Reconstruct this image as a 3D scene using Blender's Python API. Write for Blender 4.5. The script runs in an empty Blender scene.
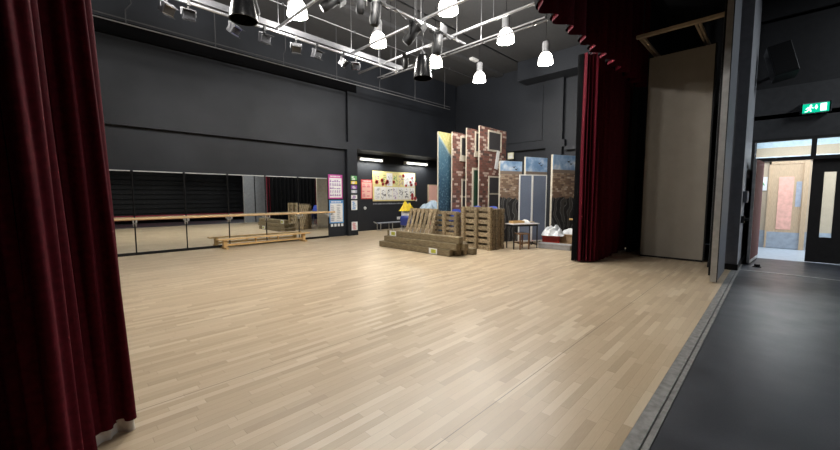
import bpy, math, random
from mathutils import Vector, Matrix
R = math.radians
PI = math.pi
random.seed(7)
scn = bpy.context.scene
col = scn.collection

# ------------------------------------------------------------------ materials
def new_mat(name):
    m = bpy.data.materials.new(name); m.use_nodes = True
    nt = m.node_tree; b = nt.nodes['Principled BSDF']
    return m, nt, b
def nd(nt, t, **kw):
    n = nt.nodes.new(t)
    for k, v in kw.items():
        if k.startswith('i_'):
            k = k[2:]; k = int(k) if k.isdigit() else k.replace('_', ' ')
            n.inputs[k].default_value = v
        else: setattr(n, k, v)
    return n
def mth(nt, op, a, b=None):
    n = nt.nodes.new('ShaderNodeMath'); n.operation = op
    for i, v in enumerate((a, b)):
        if v is None: continue
        if isinstance(v, (int, float)): n.inputs[i].default_value = v
        else: nt.links.new(v, n.inputs[i])
    return n.outputs[0]
def ramp(nt, fac, stops, interp='LINEAR'):
    n = nt.nodes.new('ShaderNodeValToRGB'); cr = n.color_ramp; cr.interpolation = interp
    while len(cr.elements) < len(stops): cr.elements.new(0.5)
    for e, (p, c) in zip(cr.elements, stops): e.position = p; e.color = (*c, 1)
    nt.links.new(fac, n.inputs[0]); return n.outputs[0]
def mix(nt, fac, a, b, mode='MIX'):
    n = nt.nodes.new('ShaderNodeMix'); n.data_type = 'RGBA'; n.blend_type = mode
    for s, v in ((n.inputs[0], fac), (n.inputs[6], a), (n.inputs[7], b)):
        if isinstance(v, (int, float)): s.default_value = v
        elif isinstance(v, tuple): s.default_value = (*v, 1)
        else: nt.links.new(v, s)
    return n.outputs[2]
def objco(nt): return nt.nodes.new('ShaderNodeTexCoord').outputs['Object']
def sep(nt, v):
    n = nt.nodes.new('ShaderNodeSeparateXYZ'); nt.links.new(v, n.inputs[0]); return n.outputs
def noise(nt, vec, scale, detail=3, stretch=None):
    if stretch:
        mp = nd(nt, 'ShaderNodeMapping'); mp.inputs['Scale'].default_value = stretch
        nt.links.new(vec, mp.inputs[0]); vec = mp.outputs[0]
    n = nd(nt, 'ShaderNodeTexNoise', i_Scale=scale, i_Detail=detail)
    nt.links.new(vec, n.inputs['Vector']); return n.outputs['Fac']
def bump(nt, b, h, strength=.2, dist=.01):
    n = nd(nt, 'ShaderNodeBump', i_Strength=strength, i_Distance=dist)
    nt.links.new(h, n.inputs['Height']); nt.links.new(n.outputs[0], b.inputs['Normal'])
def plain(name, c, rough=.6, metal=0., var=.12, scale=9., spec=.5, stretch=None, bmp=0., coat=0., sheen=0.):
    m, nt, b = new_mat(name)
    v = noise(nt, objco(nt), scale, 4, stretch)
    lo = tuple(max(0, x*(1-var)) for x in c); hi = tuple(min(1, x*(1+var)) for x in c)
    nt.links.new(ramp(nt, v, [(.3, lo), (.7, hi)]), b.inputs['Base Color'])
    b.inputs['Roughness'].default_value = rough; b.inputs['Metallic'].default_value = metal
    b.inputs['Specular IOR Level'].default_value = spec
    b.inputs['Coat Weight'].default_value = coat
    if sheen:
        b.inputs['Sheen Weight'].default_value = sheen; b.inputs['Sheen Roughness'].default_value = .4
        b.inputs['Sheen Tint'].default_value = (c[0]*2, c[1]*2, c[2]*2, 1)
    if bmp: bump(nt, b, v, bmp)
    return m
def glow(name, c, s):
    m, nt, b = new_mat(name)
    b.inputs['Base Color'].default_value = (*c, 1)
    b.inputs['Emission Color'].default_value = (*c, 1); b.inputs['Emission Strength'].default_value = s
    return m

def wood_floor():
    m, nt, b = new_mat('maple_strip_floor')
    x, y, z = sep(nt, objco(nt))
    W, L = .064, .58
    r = mth(nt, 'DIVIDE', y, W); row = mth(nt, 'FLOOR', r); fr = mth(nt, 'FRACT', r)
    wn = nd(nt, 'ShaderNodeTexWhiteNoise', noise_dimensions='1D'); nt.links.new(row, wn.inputs['W'])
    xs = mth(nt, 'ADD', mth(nt, 'DIVIDE', x, L), mth(nt, 'MULTIPLY', wn.outputs[0], 7.))
    cell = mth(nt, 'FLOOR', xs); fx = mth(nt, 'FRACT', xs)
    cb = nd(nt, 'ShaderNodeCombineXYZ'); nt.links.new(row, cb.inputs[0]); nt.links.new(cell, cb.inputs[1])
    w2 = nd(nt, 'ShaderNodeTexWhiteNoise', noise_dimensions='2D'); nt.links.new(cb.outputs[0], w2.inputs['Vector'])
    base = ramp(nt, w2.outputs[0], [(0, (.375, .285, .18)), (.2, (.435, .34, .22)), (.6, (.495, .395, .265)), (.85, (.545, .445, .31)), (1, (.61, .515, .375))])
    g = noise(nt, objco(nt), 6, 5, (1.5, 26, 1))
    c = mix(nt, .18, base, ramp(nt, g, [(.3, (.36, .25, .16)), (.7, (.62, .48, .33))]))
    big = noise(nt, objco(nt), .7, 3)
    c = mix(nt, .10, c, ramp(nt, big, [(.35, (.42, .31, .20)), (.65, (.62, .49, .35))]))
    e1 = mth(nt, 'LESS_THAN', fr, .035); e2 = mth(nt, 'LESS_THAN', fx, .006)
    e = mth(nt, 'MULTIPLY', mth(nt, 'MAXIMUM', e1, e2), .38)
    c = mix(nt, e, c, (.17, .11, .065))
    # a wider dark joint every couple of metres, as between floor sections
    s = mth(nt, 'FRACT', mth(nt, 'DIVIDE', mth(nt, 'ADD', y, .35), 1.728)); s = mth(nt, 'LESS_THAN', s, .004)
    c = mix(nt, mth(nt, 'MULTIPLY', s, .8), c, (.10, .07, .045))
    nt.links.new(c, b.inputs['Base Color'])
    rr = nd(nt, 'ShaderNodeMapRange', i_1=.3, i_2=.7, i_3=.345, i_4=.375); nt.links.new(noise(nt, objco(nt), 2.2, 5), rr.inputs[0])
    nt.links.new(rr.outputs[0], b.inputs['Roughness'])
    b.inputs['Specular IOR Level'].default_value = .5
    return m
def vinyl_floor():
    m, nt, b = new_mat('dark_vinyl_floor')
    v = noise(nt, objco(nt), 3., 6); f = noise(nt, objco(nt), 160., 2)
    c = mix(nt, .3, ramp(nt, v, [(.3, (.031, .034, .041)), (.7, (.048, .053, .064))]), ramp(nt, f, [(.4, (.015, .016, .02)), (.7, (.07, .072, .08))]))
    nt.links.new(c, b.inputs['Base Color'])
    rr = nd(nt, 'ShaderNodeMapRange', i_1=.3, i_2=.7, i_3=.30, i_4=.42); nt.links.new(v, rr.inputs[0]); nt.links.new(rr.outputs[0], b.inputs['Roughness'])
    b.inputs['Specular IOR Level'].default_value = .75
    bump(nt, b, f, .06, .002)
    return m
def brick_mat(name, stops, mortar, bw=.2, bh=.075, facing='XZ'):
    m, nt, b = new_mat(name)
    c = brick_color(nt, stops, mortar, bw, bh)
    nt.links.new(c, b.inputs['Base Color']); b.inputs['Roughness'].default_value = .75
    return m
def brick_color(nt, stops, mortar, bw, bh):
    x, y, z = sep(nt, objco(nt))
    r = mth(nt, 'DIVIDE', z, bh); row = mth(nt, 'FLOOR', r); fr = mth(nt, 'FRACT', r)
    wn = nd(nt, 'ShaderNodeTexWhiteNoise', noise_dimensions='1D'); nt.links.new(row, wn.inputs['W'])
    xs = mth(nt, 'ADD', mth(nt, 'DIVIDE', x, bw), mth(nt, 'ADD', mth(nt, 'MULTIPLY', row, .5), mth(nt, 'MULTIPLY', wn.outputs[0], .25)))
    cell = mth(nt, 'FLOOR', xs); fx = mth(nt, 'FRACT', xs)
    cb = nd(nt, 'ShaderNodeCombineXYZ'); nt.links.new(row, cb.inputs[0]); nt.links.new(cell, cb.inputs[1])
    w2 = nd(nt, 'ShaderNodeTexWhiteNoise', noise_dimensions='2D'); nt.links.new(cb.outputs[0], w2.inputs['Vector'])
    c = ramp(nt, w2.outputs[0], stops, 'CONSTANT')
    c = mix(nt, .12, c, ramp(nt, noise(nt, objco(nt), 30, 4), [(.3, (.03, .02, .015)), (.7, (.45, .33, .27))]))
    e = mth(nt, 'MAXIMUM', mth(nt, 'LESS_THAN', fr, .14), mth(nt, 'LESS_THAN', fx, .07))
    return mix(nt, e, c, mortar)
BR = [(0, (.12, .035, .024)), (.3, (.165, .05, .034)), (.5, (.06, .026, .022)), (.64, (.20, .068, .046)), (.79, (.50, .38, .32))]
def graffiti(name, seed):
    m, nt, b = new_mat(name)
    oc = objco(nt); x, y, z = sep(nt, oc)
    mp = nd(nt, 'ShaderNodeMapping'); mp.inputs['Location'].default_value = (seed*3.1, 0, seed*1.7); nt.links.new(oc, mp.inputs[0]); v = mp.outputs[0]
    cl = noise(nt, v, 2.6, 4)
    sky = ramp(nt, cl, [(.42, (.17, .30, .50)), (.53, (.33, .47, .66)), (.64, (.72, .77, .82))])
    stone = brick_color(nt, [(0, (.22, .135, .085)), (.3, (.34, .23, .155)), (.6, (.46, .34, .24)), (.8, (.15, .09, .065)), (.9, (.55, .46, .37))], (.19, .145, .11), .12, .06)
    vo = nd(nt, 'ShaderNodeTexVoronoi', i_Scale=3.2, distance='MANHATTAN'); nt.links.new(v, vo.inputs['Vector'])
    wv = nd(nt, 'ShaderNodeTexWave', i_Scale=1.3, i_Distortion=9., i_Detail=2.); nt.links.new(v, wv.inputs['Vector'])
    tag_ = ramp(nt, wv.outputs['Fac'], [(.0, (.012, .012, .014)), (.55, (.02, .02, .022)), (.62, (.32, .32, .33)), (.74, (.04, .04, .04)), (1, (.06, .055, .05))])
    tag_ = mix(nt, mth(nt, 'LESS_THAN', vo.outputs['Distance'], .28), tag_, (.015, .015, .017))
    edge = mth(nt, 'ADD', z, mth(nt, 'MULTIPLY', mth(nt, 'SUBTRACT', noise(nt, v, 5, 4), .5), .55))
    c = mix(nt, mth(nt, 'GREATER_THAN', edge, 1.42), tag_, stone)
    coping = mth(nt, 'GREATER_THAN', z, 2.20)
    c = mix(nt, coping, c, (.23, .18, .14))
    c = mix(nt, mth(nt, 'GREATER_THAN', z, 2.31), c, sky)
    nt.links.new(c, b.inputs['Base Color']); b.inputs['Roughness'].default_value = .65
    return m
def seascape():
    m, nt, b = new_mat('painted_blue_and_yellow_cloth')
    oc = objco(nt); x, y, z = sep(nt, oc)
    n = noise(nt, oc, 2.5, 5); n2 = noise(nt, oc, 14, 4)
    d = mth(nt, 'ADD', mth(nt, 'ADD', z, mth(nt, 'MULTIPLY', x, 1.35)), mth(nt, 'MULTIPLY', n, .35))
    lo = ramp(nt, mth(nt, 'DIVIDE', mth(nt, 'ADD', z, mth(nt, 'MULTIPLY', n, .6)), 4.), [(.2, (.010, .035, .065)), (.5, (.018, .065, .11)), (.72, (.05, .13, .20)), (.95, (.13, .23, .28))])
    lo = mix(nt, mth(nt, 'MULTIPLY', mth(nt, 'GREATER_THAN', n2, .58), .35), lo, (.22, .36, .42))
    up = ramp(nt, n2, [(.35, (.42, .38, .13)), (.65, (.62, .57, .27))])
    c = mix(nt, mth(nt, 'GREATER_THAN', mth(nt, 'SUBTRACT', z, mth(nt, 'MULTIPLY', x, -1.0)), 3.42), lo, up)
    w = mth(nt, 'LESS_THAN', mth(nt, 'ABSOLUTE', mth(nt, 'SUBTRACT', mth(nt, 'ADD', z, x), 3.40)), .05)
    c = mix(nt, mth(nt, 'MULTIPLY', w, .6), c, (.35, .45, .47))
    nt.links.new(c, b.inputs['Base Color']); b.inputs['Roughness'].default_value = .7
    return m

def rough_wood(name, a, bcol, c3, stretch, scale=8):
    m, nt, b = new_mat(name)
    oi = nd(nt, 'ShaderNodeObjectInfo')
    v = nd(nt, 'ShaderNodeVectorMath', operation='ADD'); nt.links.new(objco(nt), v.inputs[0])
    sc = nd(nt, 'ShaderNodeVectorMath', operation='SCALE', i_Scale=9.); nt.links.new(oi.outputs['Random'], sc.inputs[0]); nt.links.new(sc.outputs[0], v.inputs[1])
    n = noise(nt, v.outputs[0], scale, 6, stretch)
    c = ramp(nt, n, [(.28, a), (.5, bcol), (.75, c3)])
    tone = ramp(nt, oi.outputs['Random'], [(0, (.72, .70, .66)), (1, (1.08, 1.04, 1.0))])
    c = mix(nt, 1., c, tone, 'MULTIPLY')
    nt.links.new(c, b.inputs['Base Color']); b.inputs['Roughness'].default_value = .8
    bump(nt, b, n, .4, .006)
    return m

M = {}
M['floor'] = wood_floor(); M['vinyl'] = vinyl_floor()
M['wall'] = plain('charcoal_paint', (.0150, .0172, .0222), .55, var=.22, scale=1.1, spec=.3)
M['wall_block'] = plain('charcoal_painted_blockwork', (.0185, .021, .0265), .55, var=.14, scale=22, spec=.35, bmp=.12)
M['black_paint'] = plain('black_paint', (.010, .010, .011), .7, spec=.2)
M['ceil'] = plain('dark_grey_soffit', (.045, .045, .047), .8, var=.08)
M['hallwall'] = plain('hall_grey_paint', (.075, .075, .078), .6)
M['hallwall_up'] = plain('hall_dark_upper_grey', (.032, .032, .034), .7)
M['palewall'] = plain('pale_grey_paint', (.45, .46, .48), .6)
M['hallside'] = plain('pale_grey_hall_paint', (.36, .37, .39), .5)
M['midgrey'] = plain('mid_grey_paint', (.20, .21, .23), .5)
M['velvet'] = plain('dark_red_velvet', (.075, .004, .010), .85, var=.25, scale=30, spec=.1, sheen=.15)
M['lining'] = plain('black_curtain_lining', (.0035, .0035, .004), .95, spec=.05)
M['hem'] = plain('pale_hem_tape', (.72, .67, .60), .8)
M['canvas'] = plain('pale_canvas_back', (.52, .48, .42), .8)
M['mirror'] = plain('mirror_glass', (.80, .83, .82), .015, 1., var=.01)
M['blackmetal'] = plain('black_metal', (.005, .005, .0055), .6, .0, spec=.25)
M['floodcase'] = plain('dark_grey_cast_metal', (.06, .06, .065), .35, .5)
M['steel'] = plain('scaffold_steel', (.34, .34, .35), .4, .9, var=.08)
M['galv'] = plain('grey_trunking', (.065, .065, .07), .5, .2)
M['chrome'] = plain('polished_metal', (.75, .75, .76), .14, 1.)
M['darkglass'] = plain('dark_lens_glass', (.02, .02, .022), .25, spec=.6)
M['alu'] = plain('aluminium_edge', (.55, .55, .54), .4, .7)
M['barre'] = plain('varnished_beech', (.60, .40, .20), .35, var=.18, scale=5, stretch=(1, 14, 14))
M['bench'] = plain('varnished_pine', (.56, .36, .15), .38, var=.2, scale=5, stretch=(1, 12, 12))
M['sleeper'] = rough_wood('weathered_sleeper_timber', (.10, .075, .04), (.235, .185, .108), (.40, .33, .215), (12, 1, 12))
M['pallet'] = rough_wood('weathered_pallet_pine', (.14, .105, .058), (.31, .24, .145), (.48, .395, .265), (3, 3, 3))
M['pallet_dark'] = rough_wood('dark_pallet_timber', (.10, .075, .045), (.20, .15, .09), (.31, .24, .15), (3, 3, 3))
M['brick'] = brick_mat('painted_brick', BR, (.13, .085, .07), .19, .08)
M['cream'] = plain('cream_painted_timber', (.52, .47, .38), .6)
M['pane'] = plain('painted_dark_pane', (.045, .042, .045), .5)
M['green'] = plain('dark_green_paint', (.018, .055, .028), .5)
M['sea'] = seascape()
M['beige'] = plain('beige_panel_board', (.27, .24, .20), .75, var=.06, scale=3)
M['pine'] = plain('raw_pine_batten', (.42, .33, .23), .7)
M['white'] = plain('white_paint', (.78, .78, .77), .5, var=.03)
M['paper'] = plain('white_paper', (.80, .80, .79), .8, var=.02)
M['black'] = plain('black_plastic', (.010, .010, .011), .45)
M['magenta'] = plain('magenta_print', (.50, .05, .30), .6)
M['blueprint'] = plain('blue_print', (.10, .30, .62), .6)
M['palepink'] = plain('pale_pink_paint', (.85, .50, .43), .7, var=.04)
M['redprint'] = plain('red_print', (.62, .07, .07), .6)
M['pinkprint'] = plain('pink_print', (.72, .22, .26), .6)
M['lime'] = plain('lime_print', (.42, .44, .05), .6)
M['yellow'] = plain('yellow_plastic', (.75, .56, .03), .5)
M['yellowp'] = plain('yellow_paper', (.75, .66, .30), .8)
M['purple'] = plain('purple_print', (.22, .07, .33), .6)
M['greenp'] = plain('green_print', (.10, .34, .12), .6)
M['greyp'] = plain('grey_print', (.35, .37, .42), .6)
M['blueplastic'] = plain('blue_chair_plastic', (.022, .045, .26), .4)
M['bluecloth'] = plain('pale_blue_sheet', (.42, .54, .66), .6)
M['screen'] = plain('blue_grey_screen_fabric', (.135, .165, .235), .85, scale=60)
M['redcrate'] = plain('red_plastic_crate', (.55, .04, .025), .4)
M['cardboard'] = plain('brown_cardboard', (.42, .29, .17), .8)
M['plastic_bag'] = plain('translucent_white_plastic', (.66, .68, .70), .3)
M['greyplastic'] = plain('grey_translucent_plastic', (.30, .29, .29), .25)
M['brownwood'] = plain('brown_wood', (.20, .10, .045), .5, stretch=(1, 8, 8))
M['glow'] = glow('lit_prismatic_glass', (1., .96, .88), 9.)
M['bulb'] = glow('lit_lamp_bulb', (1., .97, .9), 40.)
M['tube'] = glow('lit_fluorescent_tube', (1., .99, .90), 4.)
M['signwhite'] = glow('lit_white_sign', (.8, 1., .95), 2.2)
M['signgreen'] = glow('lit_green_sign', (.0, .50, .28), 1.1)
M['signcream'] = plain('pale_cream_plastic', (.72, .70, .52), .5)
M['doorwood'] = plain('pale_oak_door', (.52, .37, .235), .45, stretch=(8, 8, 1))
M['darkdoor'] = plain('dark_stained_door', (.040, .038, .036), .6)
M['reddoor'] = plain('dark_red_brown_door_face', (.13, .055, .048), .75, spec=.15, stretch=(6, 6, 1))
M['tan'] = plain('warm_cream_wall', (.50, .395, .28), .6, var=.03)
M['greyband'] = plain('grey_blue_dado', (.33, .36, .40), .6)
M['corrfloor'] = plain('pale_blue_vinyl', (.42, .47, .52), .35)
M['stripmetal'] = plain('worn_grey_track_metal', (.24, .235, .225), .5, .25, var=.3, scale=18)
M['seatred'] = plain('dark_red_seat_fabric', (.30, .02, .04), .8)
M['orangeglow'] = plain('orange_wall', (.78, .42, .33), .7)
def clear_glass():
    m, nt, b = new_mat('clear_window_glass')
    b.inputs['Base Color'].default_value = (.95, .98, .97, 1)
    b.inputs['Transmission Weight'].default_value = 1.; b.inputs['Roughness'].default_value = .02; b.inputs['IOR'].default_value = 1.1
    return m
M['glass'] = clear_glass()

# ------------------------------------------------------------------ mesh tools
class MB:
    def __init__(s): s.v = []; s.f = []
    def add(s, vs, fs):
        o = len(s.v); s.v += [tuple(p) for p in vs]; s.f += [tuple(i+o for i in f) for f in fs]; return s
    def mm(s, x0, x1, y0, y1, z0, z1):
        return s.add([(x, y, z) for z in (z0, z1) for x, y in ((x0, y0), (x1, y0), (x1, y1), (x0, y1))],
                     [(3, 2, 1, 0), (4, 5, 6, 7), (0, 1, 5, 4), (1, 2, 6, 5), (2, 3, 7, 6), (3, 0, 4, 7)])
    def box(s, c, size, rot=None):
        m = MB().mm(*(q for i in range(3) for q in (-size[i]/2, size[i]/2)))
        mt = (rot.to_4x4() if rot else Matrix.Identity(4))
        return s.add([tuple(mt @ Vector(p) + Vector(c)) for p in m.v], m.f)
    def tube(s, p, q, r, seg=10, r2=None):
        p, q = Vector(p), Vector(q); d = (q-p).normalized(); r2 = r if r2 is None else r2
        a = d.orthogonal().normalized(); b = d.cross(a)
        vs = [tuple(c + (a*math.cos(2*PI*k/seg) + b*math.sin(2*PI*k/seg))*rr) for c, rr in ((p, r), (q, r2)) for k in range(seg)]
        fs = [(k, (k+1) % seg, seg+(k+1) % seg, seg+k) for k in range(seg)] + [tuple(range(seg))[::-1], tuple(range(seg, 2*seg))]
        return s.add(vs, fs)
    def path(s, pts, r, seg=8):
        for a, b in zip(pts, pts[1:]): s.tube(a, b, r, seg)
        return s
    def lathe(s, prof, c=(0, 0, 0), seg=24, closed=False):
        n = len(prof); vs = [(c[0]+r*math.cos(2*PI*k/seg), c[1]+r*math.sin(2*PI*k/seg), c[2]+z) for k in range(seg) for r, z in prof]
        fs = [(k*n+i, ((k+1) % seg)*n+i, ((k+1) % seg)*n+i+1, k*n+i+1) for k in range(seg) for i in range(n-1)]
        return s.add(vs, fs)
    def prism(s, poly, y0, y1):           # polygon in x,z, extruded along y
        n = len(poly)
        return s.add([(x, y, z) for y in (y0, y1) for x, z in poly],
                     [tuple(range(n)), tuple(range(2*n-1, n-1, -1))] + [(k, n+k, n+(k+1) % n, (k+1) % n) for k in range(n)])
    def xf(s, mt): s.v = [tuple(mt @ Vector(p)) for p in s.v]; return s
    def build(s, name, m, parent=None, smooth=False, bevel=0., loc=None, rot=None):
        me = bpy.data.meshes.new(name); me.from_pydata(s.v, [], s.f); me.update()
        me.materials.append(M[m] if isinstance(m, str) else m)
        import bmesh
        bm = bmesh.new(); bm.from_mesh(me); bmesh.ops.recalc_face_normals(bm, faces=bm.faces); bm.to_mesh(me); bm.free()
        if smooth:
            for p in me.polygons: p.use_smooth = True
            try: me.set_sharp_from_angle(angle=R(40))
            except Exception: pass
        o = bpy.data.objects.new(name, me); col.objects.link(o)
        if parent: o.parent = parent
        if loc: o.location = loc
        if rot: o.rotation_euler = rot
        if bevel:
            b = o.modifiers.new('bevel', 'BEVEL'); b.width = bevel; b.segments = 2; b.limit_method = 'ANGLE'
        return o
def tag(o, label, cat, group=None):
    o['label'] = label; o['category'] = cat
    if group: o['group'] = group
    return o
def thing(name, label, cat, loc=(0, 0, 0), rot=(0, 0, 0), group=None):
    o = bpy.data.objects.new(name, None); o.empty_display_size = .1; col.objects.link(o)
    o.location = loc; o.rotation_euler = rot
    return tag(o, label, cat, group)
def copy_tree(o, parent=None):
    c = o.copy(); col.objects.link(c)
    if parent: c.parent = parent
    for ch in list(o.children): copy_tree(ch, c)
    return c
def struct(o): o['kind'] = 'structure'; return o

# ------------------------------------------------------------------ the setting
XR = 14.2          # far side wall of the stage
XL = -4.0
ZC = 6.85
YM = 11.45         # front of pilasters of the mirror wall
struct(MB().mm(XL, XR, .585, 12.6, -.12, 0).build('floor', 'floor'))
struct(MB().mm(XL, 12.0, -7, .455, -.12, -.004).build('floor.001', 'vinyl'))
# stage edge: the floor track of the folding partition
e = MB().mm(XL, 12, .455, .585, -.12, -.010).mm(XL, 12, .503, .583, -.03, .002).mm(XL, 12, .458, .492, -.03, .001)
struct(e.build('trim_1', 'stripmetal'))
struct(MB().mm(9.75, 9.80, -6, .46, -.004, .003).build('trim_2', 'alu'))

w = MB()
w.mm(XL, 7.8, 11.60, 11.85, 0, 3.22)            # lower recess behind the mirrors
w.mm(XL, 7.85, 11.56, 11.85, 3.50, 5.33)        # upper recess
w.mm(XL, 8.25, YM, 11.85, 3.22, 3.50)           # beam
w.mm(7.8, 8.25, YM, 11.85, 0, 3.22); w.mm(7.85, 8.25, YM, 11.85, 3.50, 5.33)
struct(w.build('wall_back', 'wall'))
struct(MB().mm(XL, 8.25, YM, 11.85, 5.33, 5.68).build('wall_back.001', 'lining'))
struct(MB().mm(XL, 8.25, YM+.02, 11.85, 5.68, ZC).build('wall_back.003', 'wall'))
struct(MB().mm(8.25, XR, YM+.06, 11.85, 3.50, ZC).mm(8.25, XR, YM, 11.85, 3.28, 3.50).build('wall_back.002', 'wall'))
struct(MB().mm(8.1, XR+.2, 12.625, 12.85, 0, 3.4).build('wall_alcove', 'wall_block'))
struct(MB().mm(8.1, 8.25, 11.85, 12.62, 0, 3.27).build('wall_alcove.001', 'wall_block'))
struct(MB().mm(8.1, XR, 11.85, 12.62, 3.28, 3.4).build('ceiling.004', 'black_paint'))
# far side wall with pilaster, beam and raised panel
for k, b in enumerate(((XR+.2, XR+.4, .5, 12.8, 0, ZC), (XR, XR+.2, 6.05, 12.6, 3.44, 3.72), (XR, XR+.2, 6.15, 6.82, 0, 3.44), (XR, XR+.2, 6.15, 6.82, 3.72, 6.1),
        (XR+.04, XR+.2, 6.82, 12.0, 3.72, 6.1), (XR, XR+.04, 6.98, 11.3, 3.78, 6.0), (XR, XR+.2, 8.6, 12.6, 0, 3.44), (XR, XR+.2, 4.2, 6.05, 3.3, 3.44),
        (XR+.05, XR+.2, 7.75, 11.45, 6.1, ZC), (13.45, XR+.2, 4.6, 7.72, 6.1, ZC))):
    struct(MB().mm(*b).build('wall_right' + ('.%03d' % k if k else ''), 'wall_block'))
struct(MB().mm(10.85, XR+.2, 2.72, 2.84, 0, ZC).build('wall_light_block', 'black_paint'))  # black wall added to hide lit far wall and stop pendant light leaking

# side wing between stage and hall, corridor side
struct(MB().mm(XL-.2, XL, -7, 12.8, 0, ZC).build('wall_left', 'wall'))
struct(MB().mm(XL, 12.2, -7.2, -7, 0, ZC).build('wall_rear', 'hallwall'))
# side wall of the hall, running on from the partition to the exit
w = MB().mm(9.65, 12.0, .5, .95, 0, ZC).mm(12.0, XR+.4, .75, .95, 0, ZC)
struct(w.build('wall_hall', 'hallside'))
struct(MB().mm(9.63, 12.0, .485, .97, 0, .12).build('baseboard_hall', 'black'))
c = MB().mm(XL-.2, XR+.4, .55, 12.8, ZC, ZC+.2)
struct(c.build('ceiling', 'ceil'))
struct(MB().mm(XL, XR, 8.85, 9.15, ZC-.12, ZC).build('trim_5', 'ceil')); struct(MB().mm(XL, 13.4, 4.2, 4.6, ZC-.35, ZC).build('trim_6', 'ceil'))
struct(MB().mm(XL, XR, 7.68, 7.72, ZC-.03, ZC).build('trim_3', 'black'))
struct(MB().mm(XL-.2, 12.2, -7.2, .55, 6.2, 6.4).mm(XL, 12, .5, .56, 6.0, ZC+.2).build('ceiling.001', 'hallwall_up'))

# exit wall of the hall (x = 12)
D0, D1, D2 = .48, -.53, -1.36        # door opening and the closed leaf beside it
w = MB().mm(12, 12.2, -7, D2-.06, 0, 4.02).mm(12, 12.2, D2-.06, .5, 2.84, 4.02)
struct(w.build('wall_exit', 'hallwall'))
struct(MB().mm(12.1, 12.3, -7, .5, 4.02, 5.6).mm(12.04, 12.3, -7, .5, 5.62, 6.2).build('wall_exit.001', 'hallwall_up'))  # upper exit wall in a darker grey than the wall below
struct(MB().mm(12.1, 12.3, -7, .5, 5.56, 5.64).build('trim_4', 'black'))
d = struct(MB().mm(11.97, 12.12, .44, .5, 0, 2.84).mm(11.97, 12.12, .27, .44, 0, 2.32).mm(11.97, 12.12, D2-.06, D2, 0, 2.84).mm(11.97, 12.12, D2, .44, 2.32, 2.40)
    .mm(11.97, 12.12, D2, .44, 2.78, 2.84).mm(11.97, 12.12, D1-.04, D1+.04, 2.40, 2.78).build('door_1', 'darkdoor'))
for y0, y1 in ((D1+.04, .44), (D2, D1-.04)):
    MB().mm(12.04, 12.05, y0, y1, 2.40, 2.78).build('transom_pane', 'glass', d)
# closed right-hand leaf
lf = MB().mm(12.0, 12.05, D2, -.72, 0.01, 2.32).mm(12.0, 12.05, -.72, D1, .01, .56).mm(12.0, 12.05, -.72, D1, 2.03, 2.32)
lf = MB()
v0, v1 = -.72, -.90
lf.mm(12.0, 12.05, v0, D1, .01, 2.32).mm(12.0, 12.05, D2, v1, .01, 2.32).mm(12.0, 12.05, v1, v0, .01, .58).mm(12.0, 12.05, v1, v0, 2.03, 2.32)
lf = lf.build('door_leaf', 'darkdoor', d)
MB().mm(12.02, 12.03, v1, v0, .58, 2.03).build('vision_panel', 'glass', lf)
# open left-hand leaf, swung back to the wall
ol = bpy.data.objects.new('door_2', None); col.objects.link(ol); struct(ol)
ol.location = (11.97, .27, 0); ol.rotation_euler = (0, 0, R(175.5))
MB().mm(0, 1.32, -.025, .015, .03, 2.30).build('door_leaf', 'reddoor', ol)
MB().mm(1.32, 1.335, -.025, .025, .03, 2.30).build('edge_strip', 'alu', ol)
MB().mm(.05, 1.30, .015, .022, .03, .09).build('kick_plate', 'alu', ol)

# corridor beyond the exit
XC = 14.6
struct(MB().mm(12.0, XC+.2, -4.5, .75, -.12, -.002).build('floor.002', 'corrfloor'))
struct(MB().mm(XC, XC+.15, -4.5, .75, .50, 2.88).build('wall_corridor', 'tan'))
struct(MB().mm(XC-.07, XC, -4.5, .75, 2.49, 2.62).build('trim_7', plain('pale_blue_rail', (.60, .68, .74), .5)))
struct(MB().mm(XC, XC+.15, -4.5, .75, 0, .50).build('baseboard_corridor', 'greyband'))
struct(MB().mm(XC, XC+.15, -4.5, .75, 2.88, 3.3).build('wall_corridor.001', plain('pale_blue_wall', (.55, .66, .72), .6)))
struct(MB().mm(12.2, XC+.2, -4.7, -4.5, 0, 3.3).build('wall_corridor.002', 'tan'))
struct(MB().mm(12.0, XC+.2, -4.7, .75, 3.3, 3.4).build('ceiling.002', 'white'))
d3 = bpy.data.objects.new('door_3', None); col.objects.link(d3); struct(d3)
MB().mm(XC-.03, XC-.005, -.50, .02+.14, 0.01, 2.4).build('door_leaf', 'doorwood', d3)
MB().mm(XC-.038, XC-.03, -.32, -.02, .55, 2.04).build('vision_panel', 'orangeglow', d3)
MB().mm(XC-.034, XC-.03, -.50, .16, .01, .47).build('kick_plate', 'greyband', d3)
MB().mm(XC-.06, XC-.005, -.60, -.50, 0, 2.48).mm(XC-.05, XC-.005, .16, .20, 0, 2.48).mm(XC-.05, XC-.005, -.6, .2, 2.40, 2.48).build('door_frame', 'doorwood', d3)
MB().mm(XC-.036, XC-.03, -.48, -.37, 1.2, 1.9).build('door_sign', 'greyp', d3)
tag(MB().mm(XC-.03, XC-.004, .22, .52, 1.66, 2.05).build('framed_notice', 'white'), 'small white framed notice with green mark on corridor wall beyond the exit', 'notice')
o = bpy.data.objects['framed_notice']
MB().prism([(-.1, 1.80), (0, 1.86), (.09, 1.78), (.08, 1.92), (-.06, 1.90)], -.003, .003).xf(Matrix.Translation((XC-.034, .37, 0)) @ Matrix.Rotation(R(90), 4, 'Z')).build('green_picture', 'greenp', o)
t = thing('corridor_light', 'square ceiling light in the corridor beyond the exit doors', 'ceiling light', (13.3, -.3, 3.3))
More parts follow.
